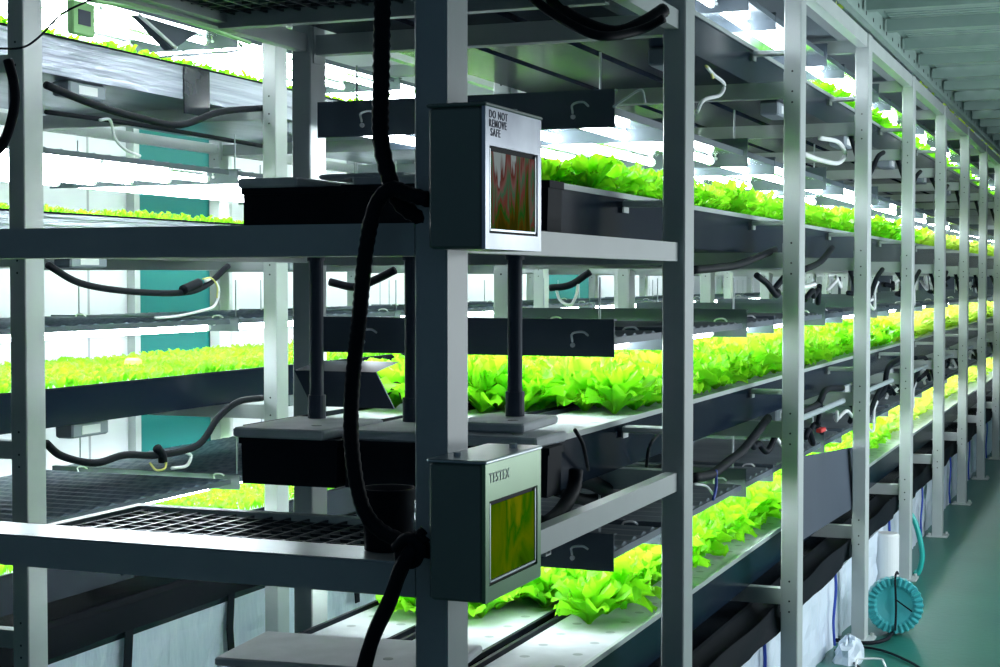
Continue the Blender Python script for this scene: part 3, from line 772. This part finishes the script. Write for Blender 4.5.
# loose pale and black cabling lying on the lamp fixtures along the aisle
for n in range(1, 7):
    for li in (1, 2):
        for q in range(3):
            r = random.Random(n*100+li*10+q); z = LV[li]-.12-.02*q; y = Y0+n*PITCHY+.15+.38*q; x = -1.13-.06*r.random()
            pts = [(x+r.uniform(-.03,.02), y+.07*k, z+r.uniform(-.03,.05)) for k in range(6)]
            pale = (q+n) % 2 == 0
            hose('cable_bundle', pts, .008 if pale else .011, f"{'pale' if pale else 'black'} tangled cabling under the {TIER[li]} tier on the aisle side, {ORD[n]} bay", 'white' if pale else 'hose', 'cable', group='tangled cabling on the aisle side')
    MB().cyl((0,0,0),.011,PITCHY-.12,10,'y').build('service_pipe','rim_pale').location = (-1.09, Y0+n*PITCHY+.06, LV[1]-.03)
for i, o in enumerate([o for o in bpy.data.objects if o.name.startswith('service_pipe')]):
    tag(o, f'pale grey service pipe along the second tier of the aisle rack, {ORD[i+1]} bay', 'pipe', 'service pipes under the second tier')
# ballast boxes under each tier of both racks
bal = MB().rbox(-.035,.035,-.10,.10,-.05,0,.006).build('ballast_box','grey'); lab = MB().box(.035,.0358,-.05,.05,-.04,-.012).build('rating_label','white',bal)
i = 0
for li in (1,2,3):
    for n in range(0, 8):
        for (x, rk) in ((-1.22,'aisle'),(-3.22,'left')):
            if rk == 'left' and n > 5: continue
            o = bal if i == 0 else copy_tree(bal); i += 1
            o.location = (x, Y0+n*PITCHY+.62, LV[li]-.0005)
            tag(o, f'small grey ballast box under the {TIER[li]} tier of the {rk} rack, {ORD[n]} bay', 'box', 'ballast boxes under the tiers')

# gauge box and hanging reflector end by the left rack
p = at(81,19,X=-2.95)
e = empty('meter_box', p, 'small pale green meter hanging in front of the topmost seedling tray', 'meter')
MB().rbox(-.012,.012,-.055,.055,-.05,.05,.004).build('meter_body','lime',e); MB().box(.012,.014,-.03,.03,-.02,.025).build('meter_display','slate',e)
MB().tube([(0,0,.05),(0,.0,.12)],.002,5).build('hanger','white',e)
q = [at(139,15,X=-2.97), at(198,33,X=-2.97), at(172,50,X=-2.97)]
mb = MB(); vs = [tuple(v) for v in q]+[(v.x-.03,v.y,v.z) for v in q]; mb.add(vs,[(0,1,2),(5,4,3),(0,3,4,1),(1,4,5,2),(2,5,3,0)])
tag(mb.build('folded_plate','slate'),'dark triangular plate hanging above the topmost seedling tray','plate')
hose('steel_rod', [at(139,15,X=-2.96), at(176,48,X=-2.96)], .006, 'pale rod along the edge of the dark triangular plate', 'white', 'rod')
hose('steel_rod', [at(160,57,X=-2.97), at(200,54,X=-2.97), at(239,50,X=-2.97), at(239,42,X=-2.97)], .004, 'thin bent rod above the topmost seedling tray', 'grey', 'rod')
o = MB().tube([at(88,0,X=-2.93),at(160,13,X=-2.93),at(250,43,X=-2.93)], .007, 6).build('lime_tube','lime',None,True); tag(o,'thin lime green tube along the upper left rail','tube')

# slate board hung between the second and third aisle posts
q = [at(801,457,X=-1.075), at(855,447,X=-1.075), at(861,503,X=-1.055), at(801,541,X=-1.055)]
mb = MB(); mb.add([tuple(v) for v in q]+[(v.x-.006,v.y,v.z) for v in q], [(0,3,2,1),(4,5,6,7),(0,1,5,4),(1,2,6,5),(2,3,7,6),(3,0,4,7)])
tag(mb.build('dark_board','slate'), 'dark slate-grey board hanging on the rack between the second and third aisle posts', 'board')

# ------------------------------------------------------------------ aisle deck above
e = empty('walkway_deck', (-.1, 3.0, 2.5), 'perforated steel walkway deck overhead along the aisle', 'walkway')
mb = MB()
for k in range(0, 31): mb.xrect('x', -.88, 1.5, k*.57, k*.57+.05, .05, .10, .004)
mb.build('joist', 'deck', e)
mb = MB(); k = 0; y = 0
while y < 17.2:
    mb.box(-.86, 1.5, y, y+.034, .100, .104); y += .060
x = -.86
while x < 1.5:
    mb.box(x, x+.03, 0, 17.2, .1045, .108); x += .11
mb.build('perforated_sheet', 'deck', e)
mb = MB(); mb.box(-.90,-.895,0,17.2,0,.11); mb.box(-.90,-.84,0,17.2,.109,.114); mb.box(-.895,-.87,0,17.2,.0,.004)
mb.build('edge_angle', 'deck', e)
mb = MB(); y = .1
while y < 17: mb.cyl((-.894,y,.055),.009,.0012,8,'x'); y += .19
mb.build('angle_holes', 'hole', e)
# upper storey plants glimpsed over the deck
mb = MB(); 
for k in range(130): lettuce_mb(k, .13, 7, .11, 1., mb, (-1.35+random.uniform(-.12,.12), 4.5+k*.11, 2.545), 3, 2)
tag(mb.build('upper_plants','leaf_y',None,True), 'green plants glimpsed on the storey above the walkway deck', 'plants', None, 'stuff')
o = MB().box(-1.55,-1.15,4.3,19,2.49,2.545).build('upper_tray','grey'); tag(o,'grey tray of plants standing on top of the aisle rack','tray')

# ------------------------------------------------------------------ things on the aisle floor
# turquoise coiled flat hose
cpt = at(894, 634, Z=0); R_ = .118
e = empty('hose_coil', (cpt.x, cpt.y, 0), 'turquoise ribbed round hose coil standing on the green floor by the rack foot', 'coil')
e.rotation_euler = (math.radians(-6),0,YAW*.6)
mb = MB(); n = 56; vs = []; 
prof = [(.0,-.022),(.35,-.024),(.62,-.03),(.72,-.040),(.97,-.040),(1.,-.02),(1.,.02),(.97,.035),(.0,.035)]
for i in range(n*2):
    a = 2*PI*i/(n*2)
    for (rr, yy) in prof:
        k = 1. if rr < .7 else (1+.012*(1 if i % 4 < 2 else -1)); dy = -.009 if (i % 4 < 2 and rr > .7 and yy < 0) else 0
        vs.append((R_*rr*k*math.cos(a), yy+dy, R_*1.035+R_*rr*k*math.sin(a)))
K = len(prof)
mb.add(vs, [(i*K+j, i*K+j+1, ((i+1)%(2*n))*K+j+1, ((i+1)%(2*n))*K+j) for i in range(2*n) for j in range(K-1)])
mb.build('coil_body','reel',e)
MB().tube([(0,-.055,.02),(0.004,-.05,.12),(0,-.055,.23),(0.01,-.02,.26),(0.02,.03,.25)],.005,6).build('tie_cord','hose',e)
MB().tube([(.0,-.042,.15),(.035,-.046,.125),(.07,-.044,.10)],.0035,6).build('hose_end','hose',e)
# white canister
cpt = at(889, 586, Z=0)
e = empty('white_canister', (-1.065, 7.75, 0), 'tall plain white cylinder standing behind the turquoise coil', 'canister')
MB().cyl((0,0,0),.057,.275,28).cyl((0,0,.275),.057,.01,28,r2=.05).build('canister_body','white',e,False)
hose('garden_hose', [at(866,512,8.25), at(874,505,8.25), at(886,502,8.25), at(900,505,8.25), at(913,518,8.25), at(920,540,8.25), at(922,558,8.25), at(918,573,8.25), Vector((at(914,582,8.25).x, 8.25, .02))], .014, 'teal garden hose arching down behind the rack foot beyond the white canister', 'hose_teal')
hose('power_cable', [at(836,640,Z=.012), at(865,643,Z=.012), at(885,640,Z=.012), at(893,632,Z=.012)], .008, 'black cable lying on the floor before the rack foot', cat='cable')
hose('power_cable', [at(845,645,Z=.008), at(880,650,Z=.008), at(910,662,Z=.008), at(930,675,Z=.008)], .005, 'thin black cable trailing across the green floor', cat='cable')
hose('power_cable', [at(835,650,Z=.008), at(850,660,Z=.008), at(865,672,Z=.008)], .005, 'thin black cable running to the bottom edge of the floor', cat='cable')
hose('wire_handle', [at(857,680,Z=.02), at(856,662,Z=.05), at(862,659,Z=.055), at(880,659,Z=.055), at(884,663,Z=.05), at(890,680,Z=.02)], .004, 'white bent wire handle standing on the floor at the bottom edge', 'white', 'handle')
r = random.Random(4); mb = MB(); n = 14; vs = []
for i in range(6):
    for j in range(n):
        a = 2*PI*j/n; rr = .075*math.cos(i/5*1.45)*r.uniform(.8,1.15); vs.append((rr*math.cos(a)*.8, rr*math.sin(a)*1.6, .09*math.sin(i/5*1.5)*r.uniform(.85,1.1)))
mb.add(vs,[(i*n+j,i*n+(j+1)%n,(i+1)*n+(j+1)%n,(i+1)*n+j) for i in range(5) for j in range(n)]+[tuple(range(5*n,6*n))])
o = mb.build('crumpled_film','wrap'); o.location = (-1.01, Y0+2*PITCHY-.35, 0); tag(o,'crumpled pale plastic film on the floor against the wrapped tank','film')

# ------------------------------------------------------------------ lights of the place and added ones
w = bpy.data.worlds.new('world'); sc.world = w; w.use_nodes = True
bg = w.node_tree.nodes['Background']; bg.inputs[0].default_value = (.42,.68,1.0,1); bg.inputs[1].default_value = .095
def area(name, loc, rot, sx, sy, power, col=(.88,.96,1)):
    l = bpy.data.lights.new(name,'AREA'); l.shape = 'RECTANGLE'; l.size = sx; l.size_y = sy; l.energy = power; l.color = col
    o = bpy.data.objects.new(name, l); C.objects.link(o); o.location = loc; o.rotation_euler = rot; return o
# lamps of the racks on the other side of the aisle; unseen overhead lights added to brighten the aisle
for z in (.75, 1.3, 1.85):
    area('opposite_rack_lamp', (1.25, 6.6, z), (0, PI/2, 0), .3, 3.9, 34)
area('added_overhead_light', (.6, 11., 3.9), (0,0,0), .3, 14, 110)
area('added_overhead_light', (-2.5, 11., 3.9), (0,0,0), .3, 14, 120)

vs_ = sc.view_settings; vs_.view_transform = 'Standard'; vs_.look = 'None'; vs_.gamma = 1; vs_.use_curve_mapping = False; vs_.exposure = 0.3
sc.cycles.use_denoising = True
sc.cycles.max_bounces = 8
